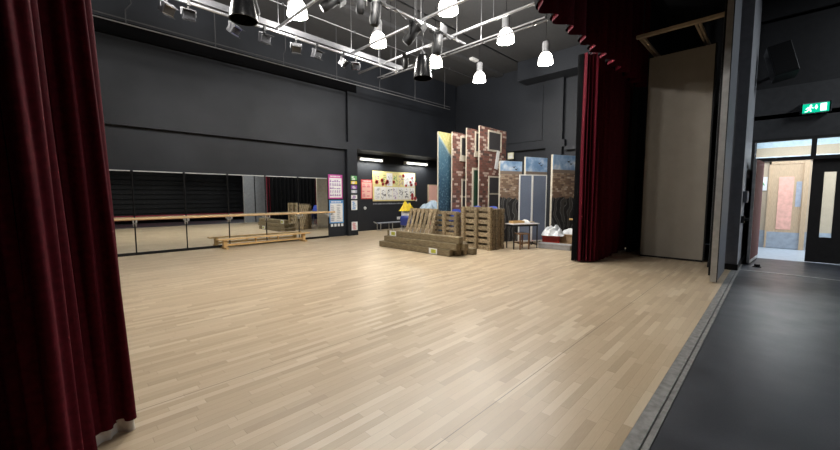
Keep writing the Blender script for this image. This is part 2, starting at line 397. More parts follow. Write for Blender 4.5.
MB().mm(-.32, .32, -.62, .62, -.04, 0).build('frame', 'white', t); MB().mm(-.28, .28, -.58, .58, -.048, -.04).build('diffuser', glow('lit_corridor_diffuser', (.85, .93, 1.), 6.), t)

# retracted seating bank at the back of the hall, seen in the mirrors
t = thing('retracted_seating', 'closed bank of black retractable tiered seating across the hall, seen in the mirrors', 'seating', (0, -3.2, 0))
b = MB()
for k in range(11): b.mm(-2.5, 9.9, -.9-.02*k, .0-.035*k, .30+.28*k, .30+.28*k+.24)
b.mm(-2.5, 9.9, -1.1, -.40, 0, 3.36)
b.build('tier_front', 'black_paint', t)
b = MB()
for k in range(8):
    for j in range(24):
        if random.random() < .45: b.mm(-2.2+.5*j, -2.14+.5*j, -.035*k-.012, -.035*k+.008, .34+.28*k, .36+.28*k)
b.build('tier_bolt', 'galv', t)['kind'] = 'stuff'
MB().mm(-2.5, 9.9, -.3, .025, .20, .47).build('skirt', 'seatred', t)

# ------------------------------------------------------------------ mirrors, barre, bench
xs = [-.85, .31, 1.45, 2.57, 3.66, 4.76, 5.86, 7.0]
names = ['out of view behind the left curtain', 'nearest the left curtain, partly hidden by it', 'second whole one from the left curtain', 'first above the left end of the pine bench', 'above the middle of the pine bench', 'showing the black drape, above the right end of the pine bench', 'last one, beside the magenta poster, reflecting the pallets']
for i in range(1, 7):
    x0, x1 = xs[i], xs[i+1]
    t = thing('wall_mirror', 'tall studio wall mirror, ' + names[i], 'mirror', (x0, 11.58, 0), group='studio wall mirrors')
    MB().mm(.012, x1-x0-.012, -.06, -.045, .07, 2.12).build('mirror_glass', 'mirror', t, rot=(R(-.2), 0, 0))
    MB().mm(0, x1-x0, -.045, .02, .0, 2.13).mm(-.014, .014, -.066, -.045, .0, 2.13).mm(x1-x0-.012, x1-x0, -.066, -.045, 0, 2.13).mm(0, x1-x0, -.075, -.045, 0, .07).build('backing_frame', 'blackmetal', t)
    MB().mm(.03, x1-x0-.03, -.068, -.045, 2.115, 2.14).build('top_rail', 'alu', t)
t = thing('ballet_barre', 'long round beech ballet barre running across the wall mirrors', 'barre', (0, 11.28, .93))
MB().tube((-1, 0, 0), (7.12, 0, 0), .03, 14).build('rail', 'barre', t, smooth=True)
for x in xs[1:]:
    MB().tube((x, 0, -.025), (x, .0, -.10), .022, 8).tube((x, 0, -.09), (x, .26, -.13), .016, 8).box((x, .245, -.12), (.07, .02, .16)).build('bracket', 'alu', t)
t = thing('gym_bench', 'long low varnished pine gym bench standing before the mirrors', 'bench', (4.62, 11.17, 0), (0, 0, R(2.0)))
MB().mm(-1.42, 1.42, -.13, .13, .25, .29).build('seat', 'bench', t, bevel=.01)
MB().mm(-1.25, 1.25, -.02, .02, .07, .13).build('lower_beam', 'bench', t, bevel=.006)
for s in (-1, 1):
    MB().prism([(-.05, 0), (.05, 0), (.05, .25), (-.05, .25)], -.06, .06).mm(-.04, .04, -.2, .2, 0, .05).xf(Matrix.Translation((s*1.22, 0, 0))).build('leg', 'bench', t, bevel=.006)
for x in (-.35, .35): MB().mm(x-.02, x+.02, -.02, .02, .13, .25).build('strut', 'bench', t)

# ------------------------------------------------------------------ posters and wall fittings
def poster(name, label, cat, x0, x1, y, z0, z1, frame, cells, head, body='paper', nc=4, nr=5, group=None):
    t = thing(name, label, cat, (x0, y, z0), group=group)
    w, h = x1-x0, z1-z0
    MB().mm(0, w, -.012, 0, 0, h).build('backing', frame, t)
    MB().mm(w*.07, w*.93, -.016, -.012, h*.05, h*.86).build('sheet', body, t)
    a = MB(); rr = random.Random(len(label))
    for r in range(nr):
        for c in range(nc):
            cw, ch = w*.80/nc, h*.72/nr
            x, z = w*.10+c*cw, h*.10+r*ch
            q = rr.uniform(.45, .8)
            a.mm(x, x+cw*q, -.019, -.016, z+ch*.1, z+ch*.38)
            if rr.random() < .8: a.mm(x+cw*.1, x+cw*.6, -.019, -.016, z+ch*.5, z+ch*.72)
    a.build('printed_rows', cells, t)
    a = MB(); x = w*.14
    while x < w*.84:
        q = rr.uniform(.03, .08); a.mm(x, x+q, -.019, -.012, h*.90, h*.95); x += q+.02
    a.build('heading', 'paper', t)
    return t
poster('wall_poster', 'magenta bordered poster with rows of small figures, beside the mirrors', 'poster', 7.06, 7.66, 11.60, 1.40, 2.28, 'magenta', 'purple', 'paper', nc=5, nr=5)
poster('wall_poster', 'blue bordered white poster directly under the magenta poster', 'poster', 7.08, 7.69, 11.60, .50, 1.35, 'blueprint', 'greyp', 'paper', nc=2, nr=9)
for k in range(4):
    tag(MB().mm(0, .09, -.012, 0, 0, .10).build('small_card', 'paper', loc=(7.14+k*.145, 11.60, .375)), 'small white card in the row under the blue poster, ' + ['leftmost', 'second from left', 'third from left', 'rightmost'][k], 'card', 'row of cards under the blue poster')
notes = [(2.10, 2.26, 'greenp', 'green'), (1.95, 2.06, 'yellow', 'yellow'), (1.77, 1.90, 'purple', 'dark purple'), (1.61, 1.73, 'greyp', 'grey'), (1.39, 1.54, 'purple', 'purple and white'), (.97, 1.33, 'blueprint', 'tall blue and white'), (.20, .52, 'pinkprint', 'pink and blue picture')]
place = ['topmost on the black pilaster', 'second from top on the black pilaster', 'third from top on the black pilaster', 'fourth from top on the black pilaster', 'fifth from top on the black pilaster', 'below the purple note on the black pilaster', 'lowest on the black pilaster, near the floor']
for (z0, z1, m, nm), pl in zip(notes, place):
    t = thing('wall_note', nm + ' notice ' + pl, 'notice', (7.945, YM, z0), group='notices on the pilaster')
    h = z1-z0; rr = random.Random(int(z0*100))
    MB().mm(0, .27, -.008, 0, 0, h).build('sheet', 'paper' if nm.startswith(('purple', 'tall', 'pink')) else m, t)
    a = MB()
    for k in range(max(2, int(h/.035))):
        z = h*.08+k*h*.84/max(2, int(h/.035)); x = rr.uniform(.02, .08)
        a.mm(x, x+rr.uniform(.08, .16), -.011, -.008, z, z+.02)
    a.build('printed_lines', m if nm.startswith(('purple', 'tall', 'pink')) else 'paper', t)
YA = 12.62
t = poster('wall_poster', 'red bordered pale pink poster at the left of the big noticeboard', 'poster', 9.26, 9.86, YA, 1.37, 2.2, 'redprint', 'pinkprint', '', body=M['palepink'], nc=2, nr=3)
t = thing('noticeboard', 'large noticeboard with yellow border covered in white sheets and red flowers', 'noticeboard', (9.88, YA, 1.27))
MB().mm(0, 2.6, -.02, 0, 0, 1.33).build('board', 'yellowp', t)
rr = random.Random(3)
for i in range(2):
    for j in range(7):
        x = .08+j*.355; z = .06+i*.62
        col_ = 'paper' if i == 0 else rr.choice(['yellowp', 'paper', 'yellowp', 'paper'])
        s = MB().mm(x, x+.34, -.026, -.02, z, z+.58).build('pinned_sheet', col_, t)
        a = MB()
        for k in range(16):
            cx_, cz_ = x+rr.uniform(.05, .28), z+rr.uniform(.06, .5)
            a.box((cx_, -.027, cz_), (rr.uniform(.03, .13), .004, .02), Matrix.Rotation(rr.uniform(-1.2, 1.2), 3, 'Y'))
        a.build('scribble', rr.choice(['black', 'greenp', 'greyp', 'purple', 'black']), s)
for k in range(16):
    if k < 11: x, z = rr.uniform(.1, 2.4), rr.uniform(.72, 1.26)
    else: x, z = rr.uniform(2.35, 2.62), rr.uniform(.05, 1.2)
    rad = rr.uniform(.05, .10); a = MB()
    for q in range(6): a.tube((x+rad*.5*math.cos(q*PI/3), -.036, z+rad*.5*math.sin(q*PI/3)), (x+rad*.5*math.cos(q*PI/3), -.027, z+rad*.5*math.sin(q*PI/3)), rad*.5, 8)
    a.build('paper_flower', 'redprint', t)
a = MB(); x = 0; rr = random.Random(9)
while x < 2.3:
    q = rr.uniform(.04, .08); a.mm(x, x+q, -.008, 0, 0, .035+rr.random()*.02); x += q+.035
tag(a.build('letter_strip', 'greyp', loc=(9.9, YA, 1.13)), 'row of small pale cut-out letters along the wall under the noticeboard', 'lettering')
t = thing('light_switch', 'white round thermostat on the dark wall below the pink poster', 'switch', (9.45, YA, .98)); MB().tube((0, 0, 0), (0, -.03, 0), .065, 14).build('dial', 'white', t); MB().tube((0, -.03, 0), (0, -.04, 0), .03, 10).build('knob', 'greyp', t)
t = thing('wall_socket', 'white double power socket low on the dark wall right of the grey bench', 'socket', (11.42, YA, .47)); MB().mm(-.12, .12, -.02, 0, -.06, .06).build('plate', 'white', t); MB().mm(-.07, -.03, -.024, -.02, -.03, .03).mm(.03, .07, -.024, -.02, -.03, .03).build('outlet', 'greyp', t)
tag(MB().mm(12.52, 12.62, YA-.01, YA, 1.25, 1.37).build('wall_note', 'paper'), 'small white note right of the noticeboard edge', 'notice')
t = thing('pin_panel', 'pale pink tall panel leaning on the alcove wall behind blue scenery', 'panel', (13.42, YA, 0))
MB().mm(0, .78, -.05, -.02, 0, 2.05).build('panel', 'palepink', t); MB().mm(-.03, 0, -.055, 0, 0, 2.08).mm(0, .78, -.055, 0, 2.05, 2.08).build('edge', 'pine', t)

def batten(x, L, lab):
    t = thing('batten_light', lab, 'light', (x, 12.52, 3.02), group='wall strip lights in the alcove')
    MB().mm(-L/2, L/2, .0, .10, .02, .10).build('housing', 'white', t)
    MB().tube((-L/2+.03, -.02, .02), (L/2-.03, -.02, .02), .035, 12).build('tube', 'tube', t, smooth=True)
    for s in (-1, 1): MB().mm(s*L/2-.03, s*L/2+.03, -.06, .10, -.03, .11).build('end_cap', 'white', t)
    l = bpy.data.lights.new('strip_lamp', 'AREA'); l.shape = 'RECTANGLE'; l.size = L; l.size_y = .1; l.energy = 36; l.color = (1, .98, .9)
    o = bpy.data.objects.new('strip_lamp', l); col.objects.link(o); o.parent = t; o.location = (0, -.1, -.05); o.rotation_euler = (R(-10), 0, 0)
batten(9.72, 1.25, 'lit fluorescent strip light at the left above the red bordered poster')
batten(12.5, 1.45, 'lit fluorescent strip light above the right side of the noticeboard')
t = thing('wall_sign', 'small square cream sign on far wall above brick scenery', 'sign', (XR, 8.385, 3.245))
MB().mm(-.04, .0, -.14, .14, -.14, .14).build('plate', 'signcream', t); MB().mm(-.046, -.04, -.1, .1, -.1, .02).mm(-.046, -.04, -.1, .06, .05, .08).build('print', 'white', t)
t = thing('wall_socket', 'white socket plate on far wall, right of the folding screen', 'socket', (XR+.2, 6.02, 1.95)); MB().mm(-.03, 0, -.16, .16, -.07, .07).build('plate', 'white', t); MB().mm(-.036, -.03, -.08, .08, -.03, .03).build('outlet', 'greyp', t)

# grey PE bench in the alcove
t = thing('low_bench', 'low grey bench with steel legs under the noticeboard', 'bench', (10.6, 12.2, 0))
MB().mm(-.85, .85, -.14, .14, .31, .35).build('seat', plain('grey_bench_top', (.25, .27, .32), .5), t, bevel=.008)
for x in (-.72, -.05, .7):
    MB().tube((x, -.12, 0), (x, -.12, .31), .018).tube((x, .12, 0), (x, .12, .31), .018).tube((x, -.12, .04), (x, .12, .04), .014).build('leg', 'alu', t)
MB().tube((-.85, 0, .33), (-1.0, 0, .40), .02).build('handle', 'alu', t)

# ------------------------------------------------------------------ sleepers and pallets
def sleeper(label, x, y0, L, z, rz=0.):
    o = MB().mm(-.085, .085, 0, L, 0, .165).build('timber_sleeper', 'sleeper', loc=(x, y0, z), rot=(0, 0, R(rz)), bevel=.016)
    return tag(o, label, 'timber', 'stacked timber sleepers')
s1 = sleeper('front bottom timber sleeper of the pile with a yellow tag near its right end', 6.90, 5.68, 2.74, 0)
sleeper('bottom timber sleeper of the pile, second from the front, its end just visible', 7.09, 5.60, 2.7, 0)
sleeper('bottom timber sleeper of the pile, third from the front, end shows by the pallets', 7.30, 5.56, 2.65, 0)
sleeper('bottom timber sleeper at the back of the pile nearest the upright pallets', 7.52, 5.42, 1.55, 0)
sleeper('front timber sleeper of the middle layer of the pile', 6.93, 5.50, 2.75, .166, -.4)
sleeper('middle layer timber sleeper directly behind the front one', 7.13, 5.40, 2.7, .166, .3)
sleeper('middle layer timber sleeper at the back of the pile', 7.36, 5.62, 2.4, .166)
s3 = sleeper('single top timber sleeper of the pile with a yellow tag near its left end', 6.99, 5.46, 2.72, .332, -.6)
for s, y, zz in ((s1, .55, .085), (s3, 2.46, .08)):
    tg = MB().mm(-.093, -.086, -.14, .14, -.07, .075).build('paper_tag', 'paper', s, loc=(0, y, zz))
    MB().mm(-.097, -.093, -.10, .06, -.045, .05).build('tag_print', 'lime', tg)

def make_pallet(label, dark=False):
    t = thing('wooden_pallet', label, 'pallet', group='wooden pallets')
    m = 'pallet_dark' if dark else 'pallet'
    for x in (.045, .5, .955): MB().mm(x-.045, x+.045, 0, 1.13, 0, .095).build('stringer', m, t, bevel=.004)
    for k in range(7): MB().mm(0, 1.0, k*.172, k*.170+.118, .095, .117).build('deck_board', m, t, bevel=.003)
    return t
def put(o, ex, ey, loc):
    ex, ey = Vector(ex).normalized(), Vector(ey).normalized(); ez = ex.cross(ey)
    o.matrix_world = Matrix.Translation(loc) @ Matrix((ex, ey, ez)).transposed().to_4x4()
PA = make_pallet('front upright pallet of the right-hand row, facing the room')
put(PA, (0, 1, 0), (0, 0, 1), (8.34, 5.52, 0)); PA.scale = (1, 1.05, 1)
labs = ['second upright pallet from the front in the right-hand row', 'third upright pallet from the front in the right-hand row', 'fourth upright pallet from the front in the right-hand row', 'rearmost upright pallet of the right-hand row, by the table']
dk = make_pallet(labs[0], True)
for k in range(4):
    p = dk if k == 0 else copy_tree(dk); p['label'] = labs[k]
    put(p, (0, 1, 0), (0, 0, 1), (8.34+.145*(k+1), 5.50+[.02, -.01, .03, 0][k], 0))
p = copy_tree(PA); p['label'] = 'upright pallet directly left of the right-hand row, behind the leaning one'
put(p, (0, 1, 0), (0, 0, 1), (8.215, 6.60, 0)); p.scale = (1, .92, 1)
p = copy_tree(dk); p['label'] = 'dark upright pallet behind the left upright pallet, by the blue chairs'
put(p, (0, 1, 0), (0, 0, 1), (8.36, 6.62, 0)); p.scale = (1, .90, 1)
pl = make_pallet('slatted pallet leaning back behind the sleeper pile at its left')
a = R(18.)
put(pl, (math.sin(a), 0, math.cos(a)), (0, 1, 0), (7.78, 7.16, .038))
pl.scale = (1.1, 1, 1)

# ------------------------------------------------------------------ brick scenery flats
def flat(label, x, y, W, H, mat_, slope=.0):
    t = thing('scenery_flat', label, 'scenery', (x, y, 0), group='tall painted scenery flats')
    MB().mm(0, W, -.012, 0, 0, H).build('painted_face', mat_, t)
    MB().mm(-.004, .05, 0, .045, 0, H+.004).mm(W-.05, W+.004, 0, .045, 0, H+.004).mm(.05, W-.05, 0, .045, H-.05, H+.004).mm(.05, W-.05, 0, .045, 0, .06).mm(.05, W-.05, .02, .045, H*.5-.03, H*.5+.03).build('timber_frame', 'cream', t)
    MB().mm(.05, W-.05, .0, .012, .06, H-.05).build('canvas_back', 'canvas', t)
    return t
def window(t, x0, x1, z0, z1, bar=True, sill=True):
    f = MB(); e = .055
    f.mm(x0-e, x0, -.035, -.012, z0-e, z1+e).mm(x1, x1+e, -.035, -.012, z0-e, z1+e).mm(x0, x1, -.035, -.012, z1, z1+e).mm(x0, x1, -.035, -.012, z0-e, z0)
    if bar: f.mm(x0, x1, -.033, -.012, (z0+z1)/2-.025, (z0+z1)/2+.025)
    if sill: f.mm(x0-e-.03, x1+e+.03, -.06, -.012, z0-e-.14, z0-e)
    fr = f.build('window_frame', 'cream', t)
    MB().mm(x0, x1, -.018, -.012, z0, z1).build('pane', 'pane', fr)
f1 = flat('narrow blue and yellow painted scenery flat, leftmost of the tall group', 8.70, 7.73, 1.6, 3.53, 'sea')
f2 = flat('brick scenery flat beside the blue one, showing windows only', 9.20, 7.57, 1.6, 3.56, 'brick')
window(f2, .44, 1.1, 2.85, 3.42, False); window(f2, .52, 1.2, .95, 2.0)
f3 = flat('brick scenery flat with a dark green door, third from left', 9.75, 7.41, 1.6, 3.74, 'brick')
window(f3, .47, 1.2, 3.02, 3.62, False)
dr = MB().mm(.28, .34, -.05, -.012, 0, 2.45).mm(1.17, 1.23, -.05, -.012, 0, 2.45).mm(.48, 1.17, -.05, -.012, 2.38, 2.45).mm(.34, .48, -.05, -.012, 2.38, 2.45).build('door_frame', 'cream', f3)
dl = MB().mm(.34, 1.17, -.035, -.012, 0, 2.38).mm(.42, 1.1, -.042, -.035, .2, 1.0).mm(.42, 1.1, -.042, -.035, 1.15, 2.25).build('door_panel', 'green', dr)
MB().tube((.54, -.06, 1.1), (.66, -.06, 1.1), .014, 8).build('door_handle', 'chrome', dr)
f4 = flat('tallest brick scenery flat, rightmost, with a dark window and white strip', 10.24, 7.25, 1.66, 3.86, 'brick')
window(f4, .52, 1.27, 3.12, 3.72, False, False); window(f4, .58, 1.27, 1.0, 2.15)
MB().box((1.05, -.03, 2.78), (.17, .02, .66), Matrix.Rotation(R(12), 3, 'Y')).build('white_strip', 'white', f4)

def gflat(label, p, q, H, seed):
    dx, dy = q[0]-p[0], q[1]-p[1]; W = math.hypot(dx, dy)
    t = thing('graffiti_flat', label, 'scenery', (p[0], p[1], 0), (0, 0, math.atan2(dy, dx)), 'graffiti wall flats')
    MB().mm(0, W, -.012, 0, 0, H).build('painted_face', graffiti('painted_sky_and_graffiti_wall', seed), t)
    MB().mm(-.004, .04, 0, .07, 0, H+.004).mm(W-.04, W+.004, 0, .07, 0, H+.004).mm(.04, W-.04, 0, .07, H-.04, H+.004).mm(.04, W-.04, 0, .07, 0, .05).build('timber_frame', 'cream', t)
    a = MB()
    for (u, v) in ((.62, .17), (.72, .24)):
        a.prism([(u*W-.07, H-v), (u*W, H-v-.05), (u*W+.08, H-v+.03), (u*W+.01, H-v-.01)], -.016, -.013)
    a.build('painted_bird', 'black', t)
gflat('graffiti flat with sky top, left of the folding screen', (10.2, 6.40), (11.0, 6.08), 2.63, 1)
gflat('graffiti flat with sky top rising behind the folding screen', (11.0, 5.94), (11.9, 5.64), 2.78, 2)
gflat('graffiti flat with sky top, standing by the red stage curtain', (10.82, 4.94), (11.8, 4.58), 2.76, 3)

# folding screen
pts = [(10.17, 5.70), (10.50, 5.44), (10.97, 5.20)]
t = thing('folding_screen', 'blue-grey two-panel folding screen with white edges behind the table', 'screen', (10.5, 5.44, 0))
for (p, q) in ((pts[0], pts[1]), (pts[1], pts[2])):
    d_ = Vector((q[0]-p[0], q[1]-p[1], 0)); W = d_.length; ang = math.atan2(d_.y, d_.x)
    mt = Matrix.Translation((p[0]-10.5, p[1]-5.44, 0)) @ Matrix.Rotation(ang, 4, 'Z')
    MB().mm(.03, W-.03, -.015, .015, .12, 2.13).xf(mt).build('fabric_panel', 'screen', t)
    MB().mm(.0, .03, -.02, .02, .08, 2.16).mm(W-.03, W, -.02, .02, .08, 2.16).mm(.03, W-.03, -.02, .02, 2.13, 2.16).mm(.03, W-.03, -.02, .02, .08, .12).xf(mt).build('frame', 'white', t)
    MB().mm(.04, .08, -.2, .2, 0, .03).mm(.05, .07, -.012, .012, .03, .09).mm(W-.08, W-.04, -.2, .2, 0, .03).mm(W-.07, W-.05, -.012, .012, .03, .09).xf(mt).build('foot', 'black', t)

# table with things on it
TA = math.atan2(-.38, .92)
t = thing('folding_table', 'small white topped table with dark legs beside the upright pallets', 'table', (9.50, 5.20, 0), (0, 0, TA))
MB().mm(-.46, .46, -.2, .2, .69, .72).build('tabletop', plain('pale_laminate', (.66, .65, .66), .4), t, bevel=.006)
MB().mm(-.42, .42, -.17, .17, .64, .69).build('apron', 'black', t)
for sx in (-1, 1):
    for sy in (-1, 1): MB().tube((sx*.41, sy*.16, 0), (sx*.41, sy*.16, .66), .018, 8).build('leg', 'black', t)
def ontable(x, y, z=.72):
    c, s = math.cos(TA), math.sin(TA); return (9.50+c*x-s*y, 5.20+s*x+c*y, z)
t = thing('wooden_tray', 'light wooden tray on the left of the white table', 'tray', ontable(-.15, .06), (0, 0, TA))
MB().mm(-.2, .2, -.1, .1, 0, .012).build('base', 'bench', t); MB().mm(-.2, .2, -.1, -.09, .012, .07).mm(-.2, .2, .09, .1, .012, .07).mm(-.2, -.19, -.09, .09, .012, .07).mm(.19, .2, -.09, .09, .012, .07).build('rim', 'bench', t)
def crumple(name, m, sx, sy, h, seed, loc, rot=0, n=16):
    rr = random.Random(seed); vs = []; fs = []
    ph = [(rr.uniform(4, 11), rr.uniform(4, 11), rr.uniform(0, 6)) for _ in range(5)]
    for i in range(n+1):
        for j in range(n+1):
            u, v = i/n*2-1, j/n*2-1
            base = max(0., 1-max(abs(u), abs(v))**3)
            z = h*base*(.65+.12*sum(math.sin(a*u+b*v+c) for a, b, c in ph)) 
            vs.append((u*sx*(1+.06*math.sin(7*v+seed)), v*sy*(1+.07*math.sin(6*u+seed)), max(.002, z)+.004))
    for i in range(n):
        for j in range(n): fs.append((i*(n+1)+j, (i+1)*(n+1)+j, (i+1)*(n+1)+j+1, i*(n+1)+j+1))
    mb = MB().add(vs, fs)
    k = len(mb.v); mb.v += [(x, y, .0) for x, y, z in vs[:]]
    edge = [i*(n+1) for i in range(n+1)] + [n*(n+1)+j for j in range(1, n+1)] + [i*(n+1)+n for i in range(n-1, -1, -1)] + [j for j in range(n-1, 0, -1)]
    for a, b in zip(edge, edge[1:]+edge[:1]): mb.f.append((a, b, b+k, a+k))
    used = set(edge)
    return mb.build(name, m, loc=loc, rot=(0, 0, rot))
tag(crumple('paper_heap', 'paper', .11, .09, .10, 4, ontable(.15, .04), TA), 'crumpled white papers in the middle of the white table', 'paper')
tag(MB().mm(-.12, .12, -.08, .08, 0, .035).build('cork_block', 'pine', loc=ontable(.33, .07), rot=(0, 0, TA+.3)), 'flat tan block on the right end of the white table', 'block')
# chair pushed under
t = thing('wooden_chair', 'brown wooden chair pushed under the white table', 'chair', (9.32, 5.12, 0), (0, 0, TA))
MB().mm(-.17, .17, -.15, .17, .42, .45).build('seat', 'brownwood', t, bevel=.008)
for sx in (-1, 1):
    for sy in (-1, 1): MB().mm(sx*.15-.015, sx*.15+.015, sy*.14-.015, sy*.14+.015, 0, .43).build('leg', 'brownwood', t)
MB().mm(-.15, .15, -.13, -.11, .16, .19).mm(-.15, .15, .13, .15, .16, .19).build('stretcher', 'brownwood', t)

# crate, boxes and plastic by the curtain
t = thing('red_crate', 'red plastic crate on the floor under crumpled white plastic', 'crate', (10.42, 4.74, 0), (0, 0, R(-70)))
MB().mm(-.24, .24, -.16, .16, 0, .02).mm(-.24, .24, -.16, -.14, .02, .34).mm(-.24, .24, .14, .16, .02, .34).mm(-.24, -.22, -.14, .14, .02, .34).mm(.22, .24, -.14, .14, .02, .34).build('body', 'redcrate', t, bevel=.006)
MB().mm(-.26, .26, -.18, -.16, .30, .345).mm(-.26, .26, .16, .18, .30, .345).mm(-.26, -.24, -.16, .16, .3, .345).mm(.24, .26, -.16, .16, .3, .345).build('rim', 'redcrate', t)
tag(crumple('plastic_sheet', 'plastic_bag', .34, .30, .30, 11, (10.42, 4.70, .345), .4), 'crumpled white plastic sheeting heaped on the red crate', 'plastic sheet')
t = thing('cardboard_box', 'brown cardboard box beside the red crate, by the stage curtain', 'box', (10.70, 4.28, 0), (0, 0, R(-72)))
MB().mm(-.27, .27, -.17, .17, 0, .38).build('body', 'cardboard', t, bevel=.004)
MB().mm(-.27, .27, -.21, -.17, .36, .375).build('flap', 'cardboard', t)
tag(crumple('plastic_sheet', 'plastic_bag', .24, .16, .18, 5, (10.72, 4.30, .38), R(-70)), 'crumpled white plastic bag on top of the cardboard box', 'plastic bag')
t = thing('storage_tub', 'low grey translucent storage tub on the floor before the red crate', 'tub', (9.98, 4.42, 0), (0, 0, R(-86)))
MB().mm(-.45, .45, -.13, .13, 0, .13).build('body', 'greyplastic', t, bevel=.01); MB().mm(-.47, .47, -.145, .145, .13, .155).build('lid', plain('grey_tub_lid', (.36, .36, .37), .4), t, bevel=.006)
t = thing('side_stand', 'narrow grey stand with a small wooden shelf at the curtain edge', 'stand', (11.20, 4.32, 0), (0, 0, R(-70)))
MB().mm(-.03, .27, .0, .04, 0, 1.75).build('upright', 'greyp', t); MB().mm(-.2, .25, -.25, 0, .78, .82).build('shelf', 'bench', t); MB().mm(-.1, .25, -.2, .0, 0, .04).build('foot', 'black', t)

# ------------------------------------------------------------------ blue chairs, cloth, yellow bag
def make_chair(label):
    t = thing('stacking_chair', label, 'chair', group='blue plastic stacking chairs')
    vs = []; prof = [(-.20, .43), (-.16, .445), (.10, .43), (.17, .45), (.21, .55), (.235, .68), (.25, .80)]
    n = len(prof); W = [.19, .205, .205, .2, .19, .2, .17]
    for (y, z), w_ in zip(prof, W):
        for k in range(7):
            u = k/6*2-1; vs.append((u*w_, y-(.03*u*u if z > .5 else 0), z+(.02*u*u if z < .5 else (-.04*u**4 if z > .75 else 0))))
    fs = [(i*7+k, i*7+k+1, (i+1)*7+k+1, (i+1)*7+k) for i in range(n-1) for k in range(6)]
    sh = MB().add(vs, fs).build('seat_shell', 'blueplastic', t, smooth=True)
    so = sh.modifiers.new('thick', 'SOLIDIFY'); so.thickness = .012
    for s in (-1, 1):
        MB().path([(s*.21, -.2, 0), (s*.17, -.14, .42)], .012).build('leg', 'greyp', t)
        MB().path([(s*.21, .24, 0), (s*.17, .12, .42)], .012).build('leg', 'greyp', t)
    return t
ch = make_chair('blue plastic chair, back facing the room, at the left end of the pallets')
ch.location = (9.02, 9.55, 0); ch.rotation_euler = (0, 0, R(125))
ch['label'] = 'blue plastic chair standing under yellow bag left of the leaning pallet'
spots = [(8.78, 7.28, 'blue plastic chair stack just right of the leaning pallet', 4), (8.86, 6.85, 'blue plastic chair stack behind the left upright pallet', 4), (9.47, 6.98, 'blue plastic chair stack behind the right-hand pallet row, left one', 5), (9.42, 6.34, 'blue plastic chair stack behind the right-hand pallet row, right one', 5)]
for x, y, lab, n in spots:
    for k in range(n):
        c2 = copy_tree(ch); c2.location = (x+.02*k, y, .095*k); c2.rotation_euler = (0, 0, R(-90))
        c2['label'] = lab + ', ' + (['bottom', 'second from bottom', 'third from bottom', 'fourth from bottom'][k] if k < n-1 else 'topmost') + ' chair'
t = thing('storage_box', 'white box resting on the seat of the lone blue chair', 'box', (9.06, 9.60, .455), (0, 0, R(125)))
MB().mm(-.17, .17, -.18, .1, 0, .46).build('body', 'white', t, bevel=.01); MB().mm(-.18, .18, -.19, .11, .46, .5).build('lid', 'bluecloth', t, bevel=.008)
tag(crumple('yellow_bag', 'yellow', .23, .2, .36, 8, (9.09, 9.62, .957), .3), 'yellow bag heaped on the white box left of the leaning pallet', 'bag')
t = thing('trestle_table', 'trestle table behind the leaning pallet carrying a pale blue sheet', 'table', (9.9, 9.0, 0))
MB().mm(-.5, .6, -.35, .35, .90, .94).build('tabletop', 'pine', t)
for sx in (-.42, .52):
    for sy in (-.3, .3): MB().tube((sx, sy, 0), (sx, sy, .9), .02, 8).build('leg', 'alu', t)
tag(crumple('blue_sheet', 'bluecloth', .45, .32, .42, 21, (9.86, 9.0, .94), 0), 'pale blue plastic sheet heaped behind the leaning pallet', 'sheet')

# ------------------------------------------------------------------ stage curtains
def spline(P, n):
    out = []
    Q = [P[0]] + list(P) + [P[-1]]
    for i in range(1, len(Q)-2):
        for k in range(n):
            t = k/n; p0, p1, p2, p3 = (Vector(Q[i+d]) for d in (-1, 0, 1, 2))
            out.append(.5*((2*p1)+(-p0+p2)*t+(2*p0-5*p1+4*p2-p3)*t*t+(-p0+3*p1-3*p2+p3)*t**3))
    out.append(Vector(P[-1])); return out
def sheet(path, z0, z1, rows, lean=0., wob=.012, seed=1, off=0.):
    rr = random.Random(seed); ph = rr.uniform(0, 6); vs = []; n = len(path)
    nor = []
    for i in range(n):
        d = path[min(n-1, i+1)]-path[max(0, i-1)]; d = d.normalized() if d.length else Vector((1, 0)); nor.append(Vector((-d.y, d.x)))
    for r in range(rows+1):
        z = z0+(z1-z0)*r/rows
        for i, p in enumerate(path):
            q = p+nor[i]*(off+wob*math.sin(i*.21+z*1.1+ph)*(1-.5*r/rows))
            vs.append((q.x+lean*z, q.y, z))
    fs = [(r*n+i, r*n+i+1, (r+1)*n+i+1, (r+1)*n+i) for r in range(rows) for i in range(n-1)]
    return MB().add(vs, fs)
# left half, gathered beside the camera
P = [(.27, 3.10), (.305, 3.03), (.31, 2.95), (.275, 2.89), (.225, 2.875), (.16, 2.84), (.085, 2.83), (.075, 2.76), (.085, 2.66), (.05, 2.52), (-.02, 2.45), (-.10, 2.47), (-.15, 2.56), (-.22, 2.62), (-.30, 2.55), (-.38, 2.44), (-.47, 2.46), (-.55, 2.6), (-.66, 2.6), (-.75, 2.46), (-.87, 2.46), (-.98, 2.62), (-1.1, 2.62), (-1.22, 2.47), (-1.38, 2.5), (-1.5, 2.65), (-1.7, 2.6), (-1.9, 2.5), (-2.2, 2.6), (-2.6, 2.5), (-3.2, 2.6), (-4.0, 2.55)]
pa = spline(P, 12)
rip = []; sl = 0.
for i, p in enumerate(pa):
    if i: sl += (p-pa[i-1]).length
    d = (pa[min(len(pa)-1, i+1)]-pa[max(0, i-1)]).normalized()
    rip.append(p+Vector((-d.y, d.x))*(.018*math.sin(2*PI*sl/.105+.7)+.008*math.sin(2*PI*sl/.19)))
pa = rip
t = thing('stage_curtain', 'dark red velvet stage curtain hanging at the left, closest to the camera', 'curtain', group='red velvet stage curtains')
MB.build(sheet(pa, .07, 4.2, 26, -.036), 'drape', 'velvet', t, smooth=True)
